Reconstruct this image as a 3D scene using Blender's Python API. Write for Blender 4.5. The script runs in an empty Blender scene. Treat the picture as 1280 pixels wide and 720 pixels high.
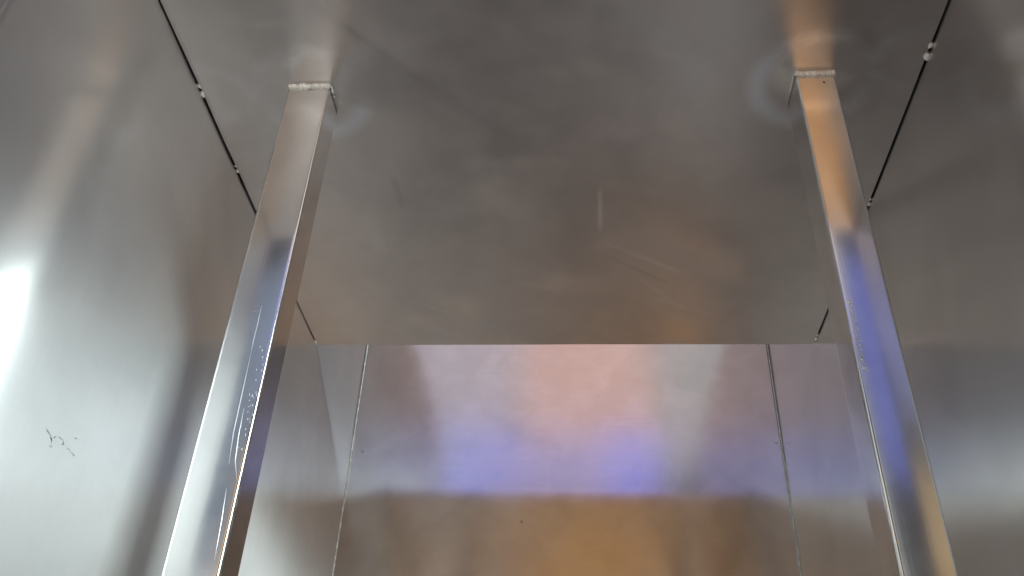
import bpy, bmesh, math, random
from mathutils import Vector, noise
random.seed(7)
S = bpy.context.scene
COL = S.collection

# ------------------------------------------------------------------ camera
F, PITCH, YAW, ROLL = 1127.89, 0.6163, -0.0921, 0.0471
CAM = Vector((0, 0, 1.2))
H = 0.68                                     # camera to underside of the top panel
fw = Vector((math.sin(YAW)*math.cos(PITCH), math.cos(YAW)*math.cos(PITCH), math.sin(PITCH)))
r_ = Vector((math.cos(YAW), -math.sin(YAW), 0)); u_ = r_.cross(fw)
rt = math.cos(ROLL)*r_ + math.sin(ROLL)*u_
up = -math.sin(ROLL)*r_ + math.cos(ROLL)*u_
cd = bpy.data.cameras.new('camera'); cam = bpy.data.objects.new('camera', cd); COL.objects.link(cam)
from mathutils import Matrix
M = Matrix(((rt.x, up.x, -fw.x, CAM.x), (rt.y, up.y, -fw.y, CAM.y), (rt.z, up.z, -fw.z, CAM.z), (0, 0, 0, 1)))
cam.matrix_world = M
cd.sensor_width = 36; cd.lens = 36*F/1280; cd.clip_start = 0.02; cd.clip_end = 200
S.camera = cam

# ------------------------------------------------------------------ light
w = bpy.data.worlds.new('World'); S.world = w; w.use_nodes = True
nt = w.node_tree; bg = nt.nodes['Background']
tc = nt.nodes.new('ShaderNodeTexCoord'); sx = nt.nodes.new('ShaderNodeSeparateXYZ'); cr = nt.nodes.new('ShaderNodeValToRGB')
mr = nt.nodes.new('ShaderNodeMapRange'); mr.inputs[1].default_value = -1; mr.inputs[2].default_value = 1
nt.links.new(tc.outputs['Generated'], sx.inputs[0]); nt.links.new(sx.outputs['Z'], mr.inputs[0]); nt.links.new(mr.outputs[0], cr.inputs[0])
e = cr.color_ramp.elements
e[0].position = 0.0; e[0].color = (.112, .106, .104, 1)
e[1].position = 1.0; e[1].color = (.14, .14, .15, 1)
m_ = e.new(.5); m_.color = (.06, .056, .055, 1)
m2_ = e.new(.25); m2_.color = (.110, .103, .101, 1)
nt.links.new(cr.outputs[0], bg.inputs[0]); bg.inputs[1].default_value = 1.0

def lamp(name, x0, x1, z0, z1, col, rad, y=-2.0, aim=None, spread=180):
    """a soft rectangular lamp added unseen behind the camera for its reflections in the steel; x, z relative to the camera; rad = radiance"""
    L = bpy.data.lights.new(name, 'AREA'); L.shape = 'RECTANGLE'
    L.size = x1-x0; L.size_y = z1-z0
    A = L.size*L.size_y
    L.energy = rad*A*math.pi*1.0; L.color = col; L.spread = math.radians(spread)
    o = bpy.data.objects.new(name, L); COL.objects.link(o)
    o.location = CAM + Vector(((x0+x1)/2, y, (z0+z1)/2))
    o.rotation_euler = (math.radians(90), 0, 0) if aim is None else (Vector(aim)-o.location).to_track_quat('-Z', 'Y').to_euler()
    return o

def up_fill_lamp(name, x0, x1, y0, y1, col, z=-1.15):
    """added unseen lamp facing up, in place of light off the floor; x, y, z relative to the camera"""
    L = bpy.data.lights.new(name, 'AREA'); L.shape = 'RECTANGLE'; L.size = x1-x0; L.size_y = y1-y0
    rad = max(col); L.energy = rad*L.size*L.size_y*math.pi; L.color = tuple(c/rad for c in col)
    o = bpy.data.objects.new(name, L); COL.objects.link(o)
    o.location = CAM + Vector(((x0+x1)/2, (y0+y1)/2, z)); o.rotation_euler = (math.pi, 0, 0)
def wl_(name, x0, x1, z0, z1, col, y=-2.0):
    rad = max(col); lamp(name, x0, x1, z0, z1, tuple(c/rad for c in col), rad, y=y)
for a in (
    # name, x0, x1, z0, z1, radiance
    ('added_side_light', 1.45, 2.6, .95, 2.26, (20, 23.3, 23.6)),  # cool white lamps, added out of view on both sides to gleam in the steel
    ('added_side_light', 1.35, 2.9, .3, .95, (1.8, 2.2, 2.3)),
    ('added_side_light', -2.5, -1.65, 1.3, 2.06, (1.3, 1.45, 1.45)),
    ('added_side_light', 2.9, 4.6, .3, 2.8, (1.7, 2.0, 2.2)),
    ('added_side_light', -4.6, -1.6, .3, 2.8, (.35, .36, .36)),
    ('white_light', .66, .90, .3, 1.0, (.8, .8, .72)),
    ('white_light', .66, .90, 1.0, 2.06, (.62, .68, .67)),
    ('grey_light', -1.6, -1.1, 1.0, 2.36, (.15, .21, .29)),
    ('grey_light', -1.6, -1.1, .3, 1.0, (.65, .70, .73)),
    ('blue_light', .98, 1.35, 1.40, 2.42, (.085, .11, .46)),
    ('blue_light', -1.1, -.63, 1.70, 2.14, (.42, .46, 1.05)),
    ('blue_light', -1.1, -.63, 2.14, 2.36, (.42, .44, .90)),
    ('blue_light', -.63, -.35, 1.9, 2.34, (.36, .37, .95)),
    ('blue_light', -.35, .12, 1.9, 2.28, (.50, .43, .78)),
    ('blue_light', .12, .43, 1.9, 2.36, (.38, .38, 1.15)),
    ('warm_light', -1.1, -.63, .3, 1.45, (1.2, .75, .25)),
    ('pale_light', .43, .98, 2.06, 3.6, (.45, .43, .43)),
    ('pale_light', -1.1, -.35, 2.36, 3.6, (.55, .48, .54)),
    ('pink_light', -.35, .43, 2.30, 3.6, (.80, .50, .44)),
    ('orange_light', -.35, .43, -.7, .3, (1.1, .55, .10)),
    ('brown_light', -1.1, -.35, -.7, .3, (.62, .48, .38)),
    ('brown_light', .43, .98, -.7, .3, (.62, .48, .38))):
    wl_(*a)
wl_('beige_light', .4, 1.0, -1.15, -.98, (1.8, 1.45, 1.05), y=-1.0)
wl_('orange_light', .4, .94, -.98, -.62, (4.0, 1.7, .15), y=-1.0)
wl_('beige_light', .97, 1.9, -1.15, -.4, (4.4, 4.8, 4.6), y=-1.0)
wl_('grey_light', -1.4, -.35, -1.15, -.72, (1.8, 1.98, 1.98), y=-1.0)
for a in (
    (-1.5, -.5, -1.5, 0, (.7, .66, .62)), (-.5, .5, -1.5, 0, (.12, .11, .10)), (.5, 1.5, -1.5, 0, (.22, .2, .18)),
    (.5, 2.2, 1.2, 2.8, (.75, .82, .84)), (1.5, 6, -1.5, 1.2, (2.6, 3.1, 3.2)), (1.5, 6, 1.2, 7, (.4, .45, .45))):
    up_fill_lamp('up_fill_light', *a)

S.view_settings.view_transform = 'Standard'; S.view_settings.look = 'None'
S.view_settings.exposure = 0; S.view_settings.gamma = 1
S.cycles.max_bounces = 14; S.cycles.glossy_bounces = 12; S.cycles.diffuse_bounces = 3
S.cycles.caustics_reflective = True; S.cycles.blur_glossy = 0.3
S.cycles.use_denoising = True

# ------------------------------------------------------------------ dimensions
XL, XR, YE, YB = -.5623*H, .4788*H, 1.6073*H, 2.0049*H
YF = .53*H                                   # front edge of the top panel
YW = .515*H                                   # front edge of the side panels
ZC = CAM.z + H
ZB, ZW, ZT = CAM.z + .06*H, CAM.z - .40*H, CAM.z + 1.62*H
def ray(x, y):
    return (fw + (x-640)/F*rt - (y-360)/F*up)
def onz(x, y, z=ZC): d = ray(x, y); return CAM + d*((z-CAM.z)/d.z)
def onx(x, y, X): d = ray(x, y); return CAM + d*((X-CAM.x)/d.x)
def ony(x, y, Y): d = ray(x, y); return CAM + d*((Y-CAM.y)/d.y)

# ------------------------------------------------------------------ helpers
def obj(name, bm, mat, parent=None, smooth=True, loc=(0, 0, 0)):
    me = bpy.data.meshes.new(name); bm.to_mesh(me); bm.free()
    if smooth:
        for p in me.polygons: p.use_smooth = True
    o = bpy.data.objects.new(name, me); COL.objects.link(o); me.materials.append(mat)
    o.location = loc
    if parent: o.parent = parent
    return o

class NG:
    """tiny node-graph helper"""
    def __init__(s, name):
        s.m = bpy.data.materials.new(name); s.m.use_nodes = True
        s.t = s.m.node_tree; s.b = s.t.nodes['Principled BSDF']
        s.tc = s.t.nodes.new('ShaderNodeTexCoord').outputs['Object']
    def put(s, sock, v):
        if isinstance(v, (int, float)): sock.default_value = v
        elif isinstance(v, tuple): sock.default_value = v
        else: s.t.links.new(v, sock)
    def math(s, op, a, b=0.0, c=None, clamp=False):
        n = s.t.nodes.new('ShaderNodeMath'); n.operation = op; n.use_clamp = clamp
        s.put(n.inputs[0], a); s.put(n.inputs[1], b)
        if c is not None: s.put(n.inputs[2], c)
        return n.outputs[0]
    def noise(s, scale, detail=3, rough=.5, stretch=(1, 1, 1), off=(0, 0, 0), dist=0):
        mp = s.t.nodes.new('ShaderNodeMapping'); mp.inputs['Scale'].default_value = stretch; mp.inputs['Location'].default_value = off
        s.t.links.new(s.tc, mp.inputs[0])
        n = s.t.nodes.new('ShaderNodeTexNoise'); n.inputs['Scale'].default_value = scale
        n.inputs['Detail'].default_value = detail; n.inputs['Roughness'].default_value = rough; n.inputs['Distortion'].default_value = dist
        s.t.links.new(mp.outputs[0], n.inputs['Vector']); return n.outputs[0]
    def rng(s, v, a, b, c, d, smooth=False):
        n = s.t.nodes.new('ShaderNodeMapRange'); n.clamp = True
        if smooth: n.interpolation_type = 'SMOOTHSTEP'
        s.put(n.inputs[0], v)
        for i, k in enumerate((a, b, c, d)): s.put(n.inputs[i+1], float(k))
        return n.outputs[0]
    def mix(s, f, a, b):
        n = s.t.nodes.new('ShaderNodeMix'); n.data_type = 'RGBA'
        s.put(n.inputs[0], f); s.put(n.inputs[6], a); s.put(n.inputs[7], b); return n.outputs[2]
    def stroke(s, p, q, width, axes=(0, 1)):
        """soft mask of a straight stroke from p to q (object coordinates, in two axes)"""
        p = Vector((p[axes[0]], p[axes[1]])); q = Vector((q[axes[0]], q[axes[1]])); d = q-p; L = d.length; d /= L
        sp = s.t.nodes.new('ShaderNodeSeparateXYZ'); s.t.links.new(s.tc, sp.inputs[0])
        a = s.math('SUBTRACT', sp.outputs[axes[0]], p.x); b = s.math('SUBTRACT', sp.outputs[axes[1]], p.y)
        uu = s.math('ADD', s.math('MULTIPLY', a, d.x), s.math('MULTIPLY', b, d.y))
        vv = s.math('ABSOLUTE', s.math('SUBTRACT', s.math('MULTIPLY', a, d.y), s.math('MULTIPLY', b, d.x)))
        m1 = s.rng(vv, width*.35, width, 1, 0, True)
        m2 = s.rng(s.math('ABSOLUTE', s.math('SUBTRACT', uu, L/2)), L*.25, L*.5, 1, 0, True)
        return s.math('MULTIPLY', m1, m2)
    def blob(s, p, r, r0=0.0):
        n = s.t.nodes.new('ShaderNodeVectorMath'); n.operation = 'DISTANCE'; s.t.links.new(s.tc, n.inputs[0]); n.inputs[1].default_value = tuple(p)
        return s.rng(n.outputs['Value'], r0, r, 1, 0, True)

def steel(name, col=(.60, .585, .57), r0=.16, r1=.24, grain=(1, 1, 1), grain_amt=.02, cloud=9, aniso=0, strokes=(), blobs=(), rings=(), gscale=260, tone=.09, bump=.0, broad=0, brough=.42):
    g = NG(name); b = g.b
    b.inputs['Metallic'].default_value = 1
    c1 = g.noise(cloud, 4, .55, dist=.6); c2 = g.noise(cloud*2.2, 3, .5, off=(3, 7, 1), dist=.5)
    cl = g.math('ADD', g.math('MULTIPLY', c1, .6), g.math('MULTIPLY', c2, .4))
    gr = g.noise(gscale, 2, .6, stretch=grain)
    ro = g.rng(cl, .35, .65, r0, r1)
    ro = g.math('ADD', ro, g.math('MULTIPLY', g.math('SUBTRACT', gr, .5), grain_amt*2))
    lo = tuple(c*(1-tone) for c in col)+(1,); hi = tuple(min(1, c*(1+tone)) for c in col)+(1,)
    cc = g.mix(g.rng(cl, .38, .62, 0, 1, True), lo, hi)
    cc = g.mix(g.rng(gr, .3, .7, 0, .10), cc, tuple(c*.8 for c in col)+(1,))
    for (p, q, wd, ax, amt, dr) in strokes:
        m = g.math('MULTIPLY', g.stroke(p, q, wd, ax), g.rng(c2, .3, .6, .35, 1))
        ro = g.math('ADD', ro, g.math('MULTIPLY', m, dr))
        cc = g.mix(g.math('MULTIPLY', m, abs(amt)), cc, (.9, .87, .84, 1) if amt > 0 else (.3, .27, .25, 1))
    for (p, ra, rb, amt, dr, tint) in rings:
        m = g.math('MULTIPLY', g.blob(p, rb, (ra+rb)/2), g.math('SUBTRACT', 1.0, g.blob(p, (ra+rb)/2, ra)))
        m = g.math('MULTIPLY', m, g.rng(c1, .42, .6, .15, 1, True))
        ro = g.math('ADD', ro, g.math('MULTIPLY', m, dr))
        cc = g.mix(g.math('MULTIPLY', m, amt), cc, tint)
    for (p, rad, amt, dr, tint) in blobs:
        m = g.math('MULTIPLY', g.blob(p, rad), g.rng(c2, .35, .6, .3, 1))
        ro = g.math('ADD', ro, g.math('MULTIPLY', m, dr))
        cc = g.mix(g.math('MULTIPLY', m, amt), cc, tint)
    ro = g.math('MAXIMUM', ro, .04)
    g.put(b.inputs['Base Color'], cc); g.put(b.inputs['Roughness'], ro)
    if aniso:
        b.inputs['Anisotropic'].default_value = aniso
    if bump:
        bp = g.t.nodes.new('ShaderNodeBump'); bp.inputs['Strength'].default_value = bump; bp.inputs['Distance'].default_value = .0004
        g.put(bp.inputs['Height'], gr); g.t.links.new(bp.outputs[0], b.inputs['Normal'])
    if broad:
        b2 = g.t.nodes.new('ShaderNodeBsdfAnisotropic'); b2.inputs['Roughness'].default_value = brough
        b2.inputs['Anisotropy'].default_value = .75; b2.inputs['Rotation'].default_value = 0.25
        tg = g.t.nodes.new('ShaderNodeTangent'); tg.direction_type = 'RADIAL'; tg.axis = 'Z'
        g.t.links.new(tg.outputs[0], b2.inputs['Tangent']); g.t.links.new(cc, b2.inputs['Color'])
        mx = g.t.nodes.new('ShaderNodeMixShader'); mx.inputs[0].default_value = broad
        out = g.t.nodes['Material Output']
        g.t.links.new(b.outputs[0], mx.inputs[1]); g.t.links.new(b2.outputs[0], mx.inputs[2]); g.t.links.new(mx.outputs[0], out.inputs['Surface'])
    return g.m

def flat(name, col, rough=.6, metal=0.0):
    g = NG(name); n = g.noise(300, 2)
    g.put(g.b.inputs['Base Color'], g.mix(n, tuple(c*.7 for c in col)+(1,), tuple(c*1.2 for c in col)+(1,)))
    g.b.inputs['Roughness'].default_value = rough; g.b.inputs['Metallic'].default_value = metal
    return g.m

# ------------------------------------------------------------------ posts positions
PL = dict(x0=-.4259*H, x1=-.3641*H, yf=.8874*H, yr=.940*H)
PR = dict(x0=.3049*H, x1=.3592*H, yf=.8856*H, yr=.9456*H)

# ------------------------------------------------------------------ panels
def wave(p, seed, a=.0006, sc=3.0):
    return a*noise.noise(Vector(p)*sc + Vector((seed, seed*2.3, 0)))
def panel(name, o, ux, uy, nx, ny, thick, mat, disp=None, label=None):
    """sheet-metal panel: inner face at o + ux*s + uy*t, slightly wavy, with thickness away from the inside"""
    bm = bmesh.new(); o = Vector(o); ux = Vector(ux); uy = Vector(uy); n = ux.cross(uy).normalized()
    V = []
    for j in range(ny+1):
        row = []
        for i in range(nx+1):
            p = o + ux*i/nx + uy*j/ny
            row.append(bm.verts.new(p + n*(disp(p) if disp else 0)))
        V.append(row)
    for j in range(ny):
        for i in range(nx):
            bm.faces.new((V[j][i], V[j][i+1], V[j+1][i+1], V[j+1][i]))
    # rim and back
    rim = [V[0][i] for i in range(nx+1)] + [V[j][nx] for j in range(1, ny+1)] + [V[ny][i] for i in range(nx-1, -1, -1)] + [V[j][0] for j in range(ny-1, 0, -1)]
    bk = [bm.verts.new(v.co - n*thick) for v in rim]
    k = len(rim); faces = []
    for a in range(k):
        faces.append(bm.faces.new((rim[(a+1) % k], rim[a], bk[a], bk[(a+1) % k])))
    faces.append(bm.faces.new(bk))
    me = bpy.data.meshes.new(name)
    for f in bm.faces: f.smooth = True
    for f in faces: f.smooth = False
    bm.to_mesh(me); bm.free()
    ob = bpy.data.objects.new(name, me); COL.objects.link(ob); me.materials.append(mat)
    ob['kind'] = 'structure'
    if label: ob['label'] = label
    return ob

welds = [Vector(((PL['x0']+PL['x1'])/2, PL['yf']+.015, 0)), Vector(((PR['x0']+PR['x1'])/2, PR['yf']+.015, 0))]
tacks = [(253, 117), (297, 213), (391, 426), (1160, 70), (1088, 254), (1019, 423)]
tackp = []
for i, (x, y) in enumerate(tacks):
    p = onz(x, y); tackp.append(Vector((XL+.001 if i < 3 else XR-.001, p.y, ZC)))
def dceil(p):
    d = wave(p, 1.0, .0009, 3.2) + wave(p, 4.0, .00025, 9)
    for c in welds:
        r = math.hypot(p.x-c.x, p.y-c.y)
        d += .0030*math.exp(-(r/.045)**2) - .0014*math.exp(-((r-.07)/.022)**2)
    for t in tackp:
        r = math.hypot(p.x-t.x, p.y-t.y); d += .0006*math.exp(-(r/.03)**2)
    return d

def cz(x, y): return onz(x, y)
strk = [(cz(750, 230), cz(750, 292), .004, (0, 1), .25, .08),
        (cz(752, 300), cz(865, 345), .005, (0, 1), .25, .08),
        (cz(745, 312), cz(845, 358), .004, (0, 1), -.18, .05),
        (cz(790, 340), cz(860, 390), .006, (0, 1), .15, .06),
        (cz(560, 205), cz(720, 200), .012, (0, 1), .10, .05),
        (cz(455, 240), cz(480, 330), .012, (0, 1), .10, .03)]
blb = [(cz(575, 385), .055, .5, .07, (.80, .74, .68, 1)), (cz(700, 352), .035, .35, .06, (.8, .74, .7, 1)),
       (cz(900, 335), .05, .35, .04, (.75, .66, .6, 1)), (cz(530, 400), .035, .45, .05, (.78, .72, .66, 1)),
       (cz(620, 250), .07, .25, .05, (.75, .72, .7, 1)), (cz(445, 340), .05, .3, .03, (.5, .43, .41, 1)),
       (cz(760, 400), .04, .35, .04, (.72, .62, .56, 1)), (cz(520, 210), .04, .3, .05, (.72, .70, .70, 1)),
       (cz(860, 240), .06, .2, .03, (.5, .47, .45, 1)), (cz(650, 320), .03, .4, .05, (.5, .45, .42, 1))]
strk += [(cz(300+q*7, 30+q*3), cz(360+q*9, 25+q*2), .006, (0, 1), .1, .04) for q in range(2)]
strk += [(cz(800, 365), cz(905, 398), .004, (0, 1), .16, .05), (cz(640, 350), cz(700, 362), .006, (0, 1), .16, .05),
         (cz(505, 372), cz(590, 398), .005, (0, 1), .16, .05), (cz(490, 215), cz(505, 262), .006, (0, 1), -.25, .03)]
rings = []
for c in welds:
    q_ = Vector((c.x, c.y-.004, ZC))
    rings += [(q_, .034, .070, .6, -.05, (.80, .80, .86, 1)), (q_+Vector((0, -.02, 0)), .0, .05, 1.0, .05, (.95, .91, .86, 1))]  # second ring paints a creamy glow into the steel colour at the weld
for k in (0, 3):
    rings.append((tackp[k]+Vector((.012 if k == 0 else -.012, 0, 0)), .02, .05, .5, -.04, (.74, .74, .80, 1)))
M_ceil = steel('brushed_steel_top', (.575, .527, .508), .31, .39, grain=(1, 12, 1), cloud=8, strokes=strk, blobs=blb, rings=rings, tone=.06)
M_wall = steel('brushed_steel_side', (.72, .71, .70), .14, .19, grain=(1, 1, .06), cloud=5, tone=.05, broad=.62)
M_wall_r = steel('brushed_steel_right_side', (.66, .65, .64), .14, .19, grain=(1, 1, .06), cloud=5, tone=.05, broad=.5, brough=.26)
M_back = steel('brushed_steel_back', (.67, .655, .645), .125, .165, grain=(.08, 1, 1), cloud=10, tone=.06)
M_post = steel('polished_tube_steel', (.72, .71, .70), .11, .145, grain=(1, 1, .03), cloud=14, gscale=420, grain_amt=.008, tone=.05, bump=.03)
M_weld = steel('weld_steel', (.94, .92, .89), .18, .34, cloud=90, tone=.1)
M_weld.node_tree.nodes['Principled BSDF'].inputs['Metallic'].default_value = .15
M_dark = flat('gap_shade_black', (.012, .012, .013), .8)
M_scuff = flat('scuff_dark', (.10, .095, .09), .6, .3)
M_flake = flat('scratched_steel_fleck', (.85, .85, .88), .35, 1.0)

top = panel('ceiling', (XR-.0017, YF, ZC), (XL-XR+.0034, 0, 0), (0, YE-YF, 0), 150, 150, -.0015, M_ceil, lambda p: -dceil(p)*1.0,
            'brushed steel top panel with two posts welded under it')
wl = panel('wall_left', (XL, YW, ZW), (0, YB+.002-YW, 0), (0, 0, ZT-ZW), 70, 110, .0015, M_wall, lambda p: wave((p.y, p.z, 0), 8, .0012, 2.4),
           'brushed steel side panel on the left with a bright streak')
wr = panel('wall_right', (XR, YB+.002, ZB), (0, YW-YB-.002, 0), (0, 0, ZT-ZB), 70, 110, .0015, M_wall_r, lambda p: wave((p.y, p.z, 0), 18, .0012, 2.4),
           'brushed steel side panel on the right behind the orange and blue lit post')
wb = panel('wall_back', (XL-.004, YB, ZB), (XR-XL+.008, 0, 0), (0, 0, ZT-ZB), 90, 110, .0015, M_back, lambda p: wave((p.x, p.z, 0), 28, .0009, 3.0),
           'far steel back panel with blurred pink, blue and orange reflections')

# ------------------------------------------------------------------ black strip painting the shade in the gap between top panel and sides
def prism(bm, a, b, ca, cb):
    """box between two corner points"""
    vs = [bm.verts.new((x, y, z)) for z in (a[2], b[2]) for y in (a[1], b[1]) for x in (a[0], b[0])]
    for f in ((0, 2, 3, 1), (4, 5, 7, 6), (0, 1, 5, 4), (1, 3, 7, 5), (3, 2, 6, 7), (2, 0, 4, 6)):
        bm.faces.new([vs[i] for i in f])
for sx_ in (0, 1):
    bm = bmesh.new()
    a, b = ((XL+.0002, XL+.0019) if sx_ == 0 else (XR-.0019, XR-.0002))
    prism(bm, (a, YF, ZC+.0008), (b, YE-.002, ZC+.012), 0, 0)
    o = obj('gap_shade_strip', bm, M_dark, top, smooth=False)

# ------------------------------------------------------------------ weld lumps
def lump(bm, c, rx, ry, rz, seed, n=8, m=12, amp=.25):
    vs = []; topv = bm.verts.new(c + Vector((0, 0, rz))); botv = bm.verts.new(c - Vector((0, 0, rz)))
    for i in range(1, n):
        th = math.pi*i/n; row = []
        for j in range(m):
            ph = 2*math.pi*j/m
            d = Vector((math.sin(th)*math.cos(ph), math.sin(th)*math.sin(ph), math.cos(th)))
            k = 1 + amp*noise.noise(d*1.6 + Vector((seed, seed, seed)))
            row.append(bm.verts.new(c + Vector((d.x*rx*k, d.y*ry*k, d.z*rz*k))))
        vs.append(row)
    for j in range(m):
        k = (j+1) % m
        bm.faces.new((topv, vs[0][j], vs[0][k])); bm.faces.new((botv, vs[-1][k], vs[-1][j]))
        for i in range(n-2):
            bm.faces.new((vs[i][j], vs[i+1][j], vs[i+1][k], vs[i][k]))
def bead(a, b, r, seed, ripple=.25, steps=90, taper=.9):
    """a rippled weld bead laid from a to b"""
    bm = bmesh.new(); a = Vector(a); b = Vector(b); d = (b-a); L = d.length; d.normalize()
    s1 = d.cross(Vector((0, 0, 1))).normalized(); s2 = Vector((0, 0, 1)); rows = []; m = 10
    for i in range(steps+1):
        t = i/steps; p = a + d*L*t
        p = p + s2*noise.noise(Vector((t*9, seed, 0)))*r*.35 + s1*noise.noise(Vector((t*7, seed, 5)))*r*.3
        en = min(1, min(t, 1-t)*18+.15)**.5
        rr = r*en*(1 + ripple*noise.noise(Vector((t*17, seed, 3))) + .3*noise.noise(Vector((t*43, seed, 9))))
        rows.append([bm.verts.new(p + (s1*math.cos(2*math.pi*j/m) + s2*math.sin(2*math.pi*j/m)*.9)*rr*(1+.12*noise.noise(Vector((j*1.3, t*50, seed))))) for j in range(m)])
    for i in range(steps):
        for j in range(m):
            k = (j+1) % m; bm.faces.new((rows[i][j], rows[i][k], rows[i+1][k], rows[i+1][j]))
    bm.faces.new(rows[0][::-1]); bm.faces.new(rows[-1])
    return bm

for i, t in enumerate(tackp):
    bm = bmesh.new(); k = (1.0, .75, .9, 1.25, .7, .9)[i]
    sg = 1 if i < 3 else -1
    lump(bm, Vector((0, 0, 0)), .0026*k, .0036*k, .0026*k, i*3.1, amp=.6)
    lump(bm, Vector((sg*.0004, (-.0105 if i != 2 else .008)*k, .0004)), .0018*k, .0026*k, .0019*k, i*5.7, amp=.6)
    obj('tack_weld', bm, M_weld, top, loc=t + Vector((0, 0, -.0008)))

# ------------------------------------------------------------------ posts
def make_post(P, side, label):
    cx, cy = (P['x0']+P['x1'])/2, (P['yf']+P['yr'])/2
    root = bpy.data.objects.new('steel_post', None); COL.objects.link(root); root.location = (cx, cy, ZW+.0005)
    root['label'] = label; root['category'] = 'steel post'; root['group'] = 'square tube posts welded under the top panel'
    hw, hd = (P['x1']-P['x0'])/2, (P['yr']-P['yf'])/2; rc = .0022; bul = .00025
    ring = []
    def arc(x, y, a0):
        for k in range(5):
            a = a0 + math.pi/2*k/4; ring.append((x+rc*math.cos(a), y+rc*math.sin(a)))
    arc(-hw+rc, -hd+rc, math.pi)          # front left
    for t in [.012, .04] + [k/12 for k in range(1, 12)] + [.96, .988]:      # faintly rounded front face
        x = -hw+rc + (2*hw-2*rc)*t
        ring.append((x, -hd - bul*(1-(2*t-1)**2)))
    arc(hw-rc, -hd+rc, -math.pi/2)
    for t in (.012, .05, .2, .4, .6, .8, .95, .988): ring.append((hw, -hd+rc+(2*hd-2*rc)*t))
    arc(hw-rc, hd-rc, 0)
    for k in range(1, 6): ring.append((hw-rc-(2*hw-2*rc)*k/6, hd))
    arc(-hw+rc, hd-rc, math.pi/2)
    for t in (.012, .05, .2, .4, .6, .8, .95, .988): ring.append((-hw, hd-rc-(2*hd-2*rc)*t))
    bm = bmesh.new(); L = ZC-ZW-.0012; NZ = 120; rows = []
    for j in range(NZ+1):
        z = L*j/NZ
        rows.append([bm.verts.new((x + .0001*noise.noise(Vector((z*5, side*9, 1))), y + .00025*noise.noise(Vector((x*12, z*6, side*7))), z)) for x, y in ring])
    m = len(ring)
    for j in range(NZ):
        for i in range(m):
            k = (i+1) % m; bm.faces.new((rows[j][i], rows[j][k], rows[j+1][k], rows[j+1][i]))
    bm.faces.new(rows[0][::-1]); bm.faces.new(rows[-1])
    tube = obj('tube', bm, M_post, root)
    zt = L
    # weld along the front edge, under the panel
    wbm = bead((-hw-.0006, -hd-.0004, zt-.0014), (hw+.0006, -hd-.0004, zt-.0014), .0034 if side < 0 else .0031, 3+side)
    obj('weld_bead', wbm, M_weld, root)
    # the short weld round the inner corner
    s = -side
    bm = bmesh.new()
    for k in range(9):
        y = -hd + .002 + k*.0022 + random.uniform(-.0005, .0005)
        if side > 0 or k in (0, 1, 2, 3, 6):
            r = random.uniform(.0011, .0019)*(1 if side < 0 else .45)
            lump(bm, Vector((s*(hw+.0009), y, zt-.0004)), r, r*1.2, r, k*2.2+side)
    obj('weld_spatter', bm, M_weld, root)
    # a weld on the outer face too (seen mirrored in the side panel)
    obj('weld_bead', bead((-s*(hw+.0004), -hd, zt-.001), (-s*(hw+.0004), hd*.2, zt-.001), .0013, 9+side), M_weld, root)
    return root, tube, hw, hd
pl, tl, hwl, hdl = make_post(PL, -1, 'left steel post with white gleaming face and long scratches, by the bright streaked panel')
pr, tr_, hwr, hdr = make_post(PR, 1, 'right steel post whose face glows orange at the top and blue in the middle')

# marks on the posts, laid on the bulged front face
def face_y(P, x):
    hw = (P['x1']-P['x0'])/2 - .0016; cx = (P['x0']+P['x1'])/2
    t = max(-1, min(1, (x-cx)/hw)); return P['yf'] - .00025*(1-t*t)
def ribbon(bm, pts, P, wid, lift=.00012):
    """thin raised mark through pixel-traced points, standing on the post's front"""
    prev = None
    n = len(pts)
    for i, (x, y) in enumerate(pts):
        p = ony(x, y, P['yf']-.0003); a = pts[max(0, i-1)]; b = pts[min(n-1, i+1)]
        A = ony(a[0], a[1], P['yf']); B = ony(b[0], b[1], P['yf']); d = (B-A).normalized()
        s = Vector((d.z, 0, -d.x))*wid*(1 if 0 < i < n-1 else .3)/2
        q = []
        for k in (-1, 0, 1):
            v = p + s*k; v.y = face_y(P, v.x) - .00004 - (lift if k == 0 else 0); q.append(bm.verts.new(v))
        if prev:
            bm.faces.new((prev[0], prev[1], q[1], q[0])); bm.faces.new((prev[1], prev[2], q[2], q[1]))
        prev = q
def child(name, bm, mat, root):
    me = bpy.data.meshes.new(name)
    bmesh.ops.translate(bm, verts=bm.verts, vec=-root.location)
    bmesh.ops.recalc_face_normals(bm, faces=bm.faces)
    bm.to_mesh(me); bm.free(); o = bpy.data.objects.new(name, me); COL.objects.link(o); me.materials.append(mat); o.parent = root
    return o
def jit(pts, a):
    return [(x+random.uniform(-a, a), y+random.uniform(-a, a)) for x, y in pts]
def dense(a, b, n): return [(a[0]+(b[0]-a[0])*k/n, a[1]+(b[1]-a[1])*k/n) for k in range(n+1)]
bm = bmesh.new(); ribbon(bm, [(327, 382), (322, 405), (317, 425), (314, 440)], PL, .0007); child('scratch', bm, M_flake, pl)
bm = bmesh.new(); ribbon(bm, [(314, 440), (303, 490), (292, 540), (286, 580)], PL, .0006); child('scratch', bm, M_flake, pl)
bm = bmesh.new(); ribbon(bm, [(305, 510), (298, 545), (294, 575), (296, 600)], PL, .0005); child('scratch', bm, M_flake, pl)
bm = bmesh.new(); ribbon(bm, [(283, 610), (277, 650), (268, 700)], PL, .0004); child('scratch', bm, M_flake, pl)
bm = bmesh.new(); ribbon(bm, [(312, 388), (318, 389), (324, 388)], PL, .0005); child('scratch', bm, M_flake, pl)
bm = bmesh.new()
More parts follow.
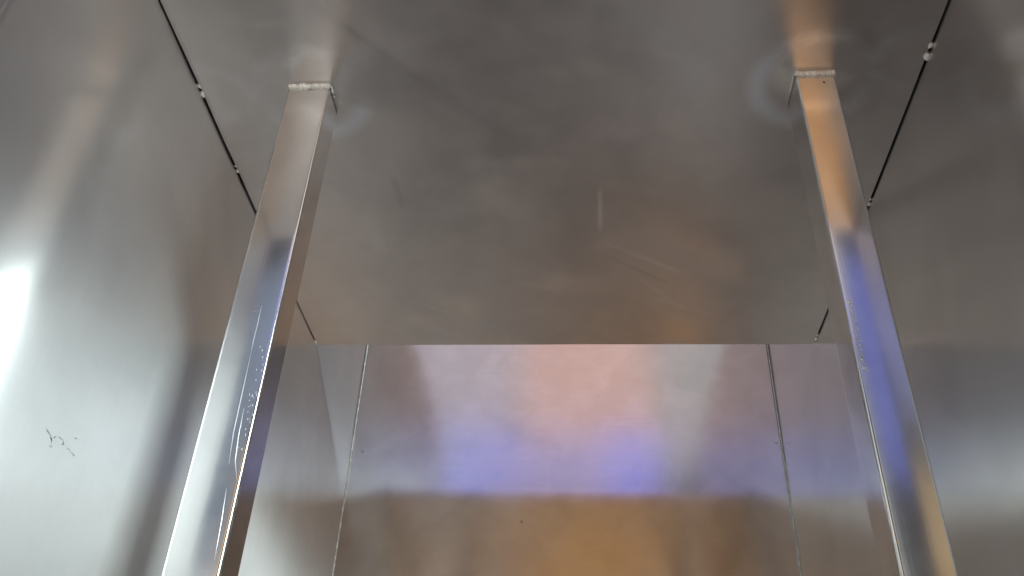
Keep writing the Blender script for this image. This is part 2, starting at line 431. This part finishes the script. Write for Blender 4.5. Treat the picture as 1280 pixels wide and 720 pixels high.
for k in range(34):
    t = random.random()**.8; y = 425 + 150*t; x = 341.5-(y-430)*.24 - random.uniform(4, 16)
    L = random.uniform(1, 3.5)
    ribbon(bm, [(x, y), (x-.2*L*.5, y+L*.5), (x-.2*L, y+L)], PL, random.uniform(.0003, .0007))
o = child('scuff_flecks', bm, M_flake, pl); o['kind'] = 'stuff'
# the illegible printed line on the right post
bm = bmesh.new()
for k in range(34):
    t = k/33; y = 376 + 86*t; x = 1061.5 + 19*t
    if random.random() < .12: continue
    for q in range(2):
        dx = random.uniform(-2.2, 2.2)
        ribbon(bm, [(x+dx, y), (x+dx+random.uniform(.6, 2), y+random.uniform(-.8, 1.2)), (x+dx+random.uniform(1, 3), y+random.uniform(.4, 1.6))], PR, random.uniform(.0005, .0009), .0003)
for (x, y) in ((1062.5, 377.5), (1080, 460)):
    ribbon(bm, [(x-2.5, y), (x, y), (x+2.5, y-.4)], PR, .0024, .0003)
o = child('printed_line', bm, M_flake, pr)
# dark pits below the welds
for P, root, pts in ((PL, pl, [(383, 113), (386, 112.3), (390, 112.6)]), (PR, pr, [(1028, 102), (1030, 102.5), (1032, 103)])):
    bm = bmesh.new(); ribbon(bm, pts, P, .0032 if P is PL else .0018, .0001); child('pit', bm, M_scuff, root)
bm = bmesh.new(); ribbon(bm, [(362, 133), (370, 132.5), (378, 131.5), (382, 131)], PL, .0009, .0001); child('scuff', bm, flat('scuff_grey', (.35, .33, .31), .5, .6), pl)

# ------------------------------------------------------------------ marks on the side and back panels
def on_wall(pts, wid, name, mat, parent, plane, axis):
    bm = bmesh.new(); prev = None; n = len(pts)
    for i, (x, y) in enumerate(pts):
        if axis == 'x': p = onx(x, y, plane); off = Vector((.0006, 0, 0)); 
        elif axis == 'y': p = ony(x, y, plane); off = Vector((0, -.0006, 0))
        a = pts[max(0, i-1)]; b = pts[min(n-1, i+1)]
        f = (lambda q: onx(q[0], q[1], plane)) if axis == 'x' else (lambda q: ony(q[0], q[1], plane))
        d = (f(b)-f(a)).normalized(); s = d.cross(off).normalized()*wid/2*random.uniform(.4, 1.2)
        if i in (0, n-1): s *= .3
        q = [bm.verts.new(p+off*1.0-s), bm.verts.new(p+off*1.5), bm.verts.new(p+off*1.0+s)]
        if prev:
            bm.faces.new((prev[0], prev[1], q[1], q[0])); bm.faces.new((prev[1], prev[2], q[2], q[1]))
        prev = q
    bmesh.ops.recalc_face_normals(bm, faces=bm.faces)
    return obj(name, bm, mat, parent)
M_mark = flat('mark_grey', (.48, .48, .48), .4, .8)
M_pale = flat('mark_pale', (.42, .42, .42), .5, .7)
for pts, wd, mt in (([(57, 536), (60, 540), (62, 543)], .0012, M_mark), ([(62, 545), (64, 549), (63, 553)], .0019, M_mark),
                    ([(61, 557), (64, 558)], .0016, M_mark), ([(73, 546), (77, 549)], .0012, M_pale), ([(78, 551), (79, 555), (76, 555)], .0014, M_pale),
                    ([(83, 560), (86, 562)], .0016, M_mark), ([(87, 564), (89, 566)], .0008, M_pale), ([(90, 567), (92, 569)], .0019, M_mark),
                    ([(92, 547), (96, 548)], .0008, M_pale), ([(66, 547), (69, 545)], .0008, M_pale)):
    on_wall(pts, wd, 'scuff_mark', mt, wl, XL, 'x')
for (x, y, r) in ((970, 554, 2.2), (652, 652, 1.4), (453, 564, 1.4)):
    on_wall([(x-r, y), (x-r*.4, y+.3), (x+r*.4, y), (x+r, y+.4)], .0045, 'pit', M_mark, wb, YB, 'y')

for X, sg, rr in ((XL, 1, .0014), (XR, -1, .0008)):
    bm = bmesh.new(); rows = []
    for j in range(121):
        z = ZB + (ZT-ZB)*j/120; c = Vector((X+sg*.0012, YB-.0012, z)); r = rr*.8*(1+.06*noise.noise(Vector((z*9, sg, 0))))
        rows.append([bm.verts.new(c+Vector((math.cos(a)*r, math.sin(a)*r, 0))) for a in [2*math.pi*k/10 for k in range(10)]])
    for j in range(120):
        for k in range(10): bm.faces.new((rows[j][k], rows[j][(k+1) % 10], rows[j+1][(k+1) % 10], rows[j+1][k]))
    obj('corner_seam', bm, M_weld, wb)
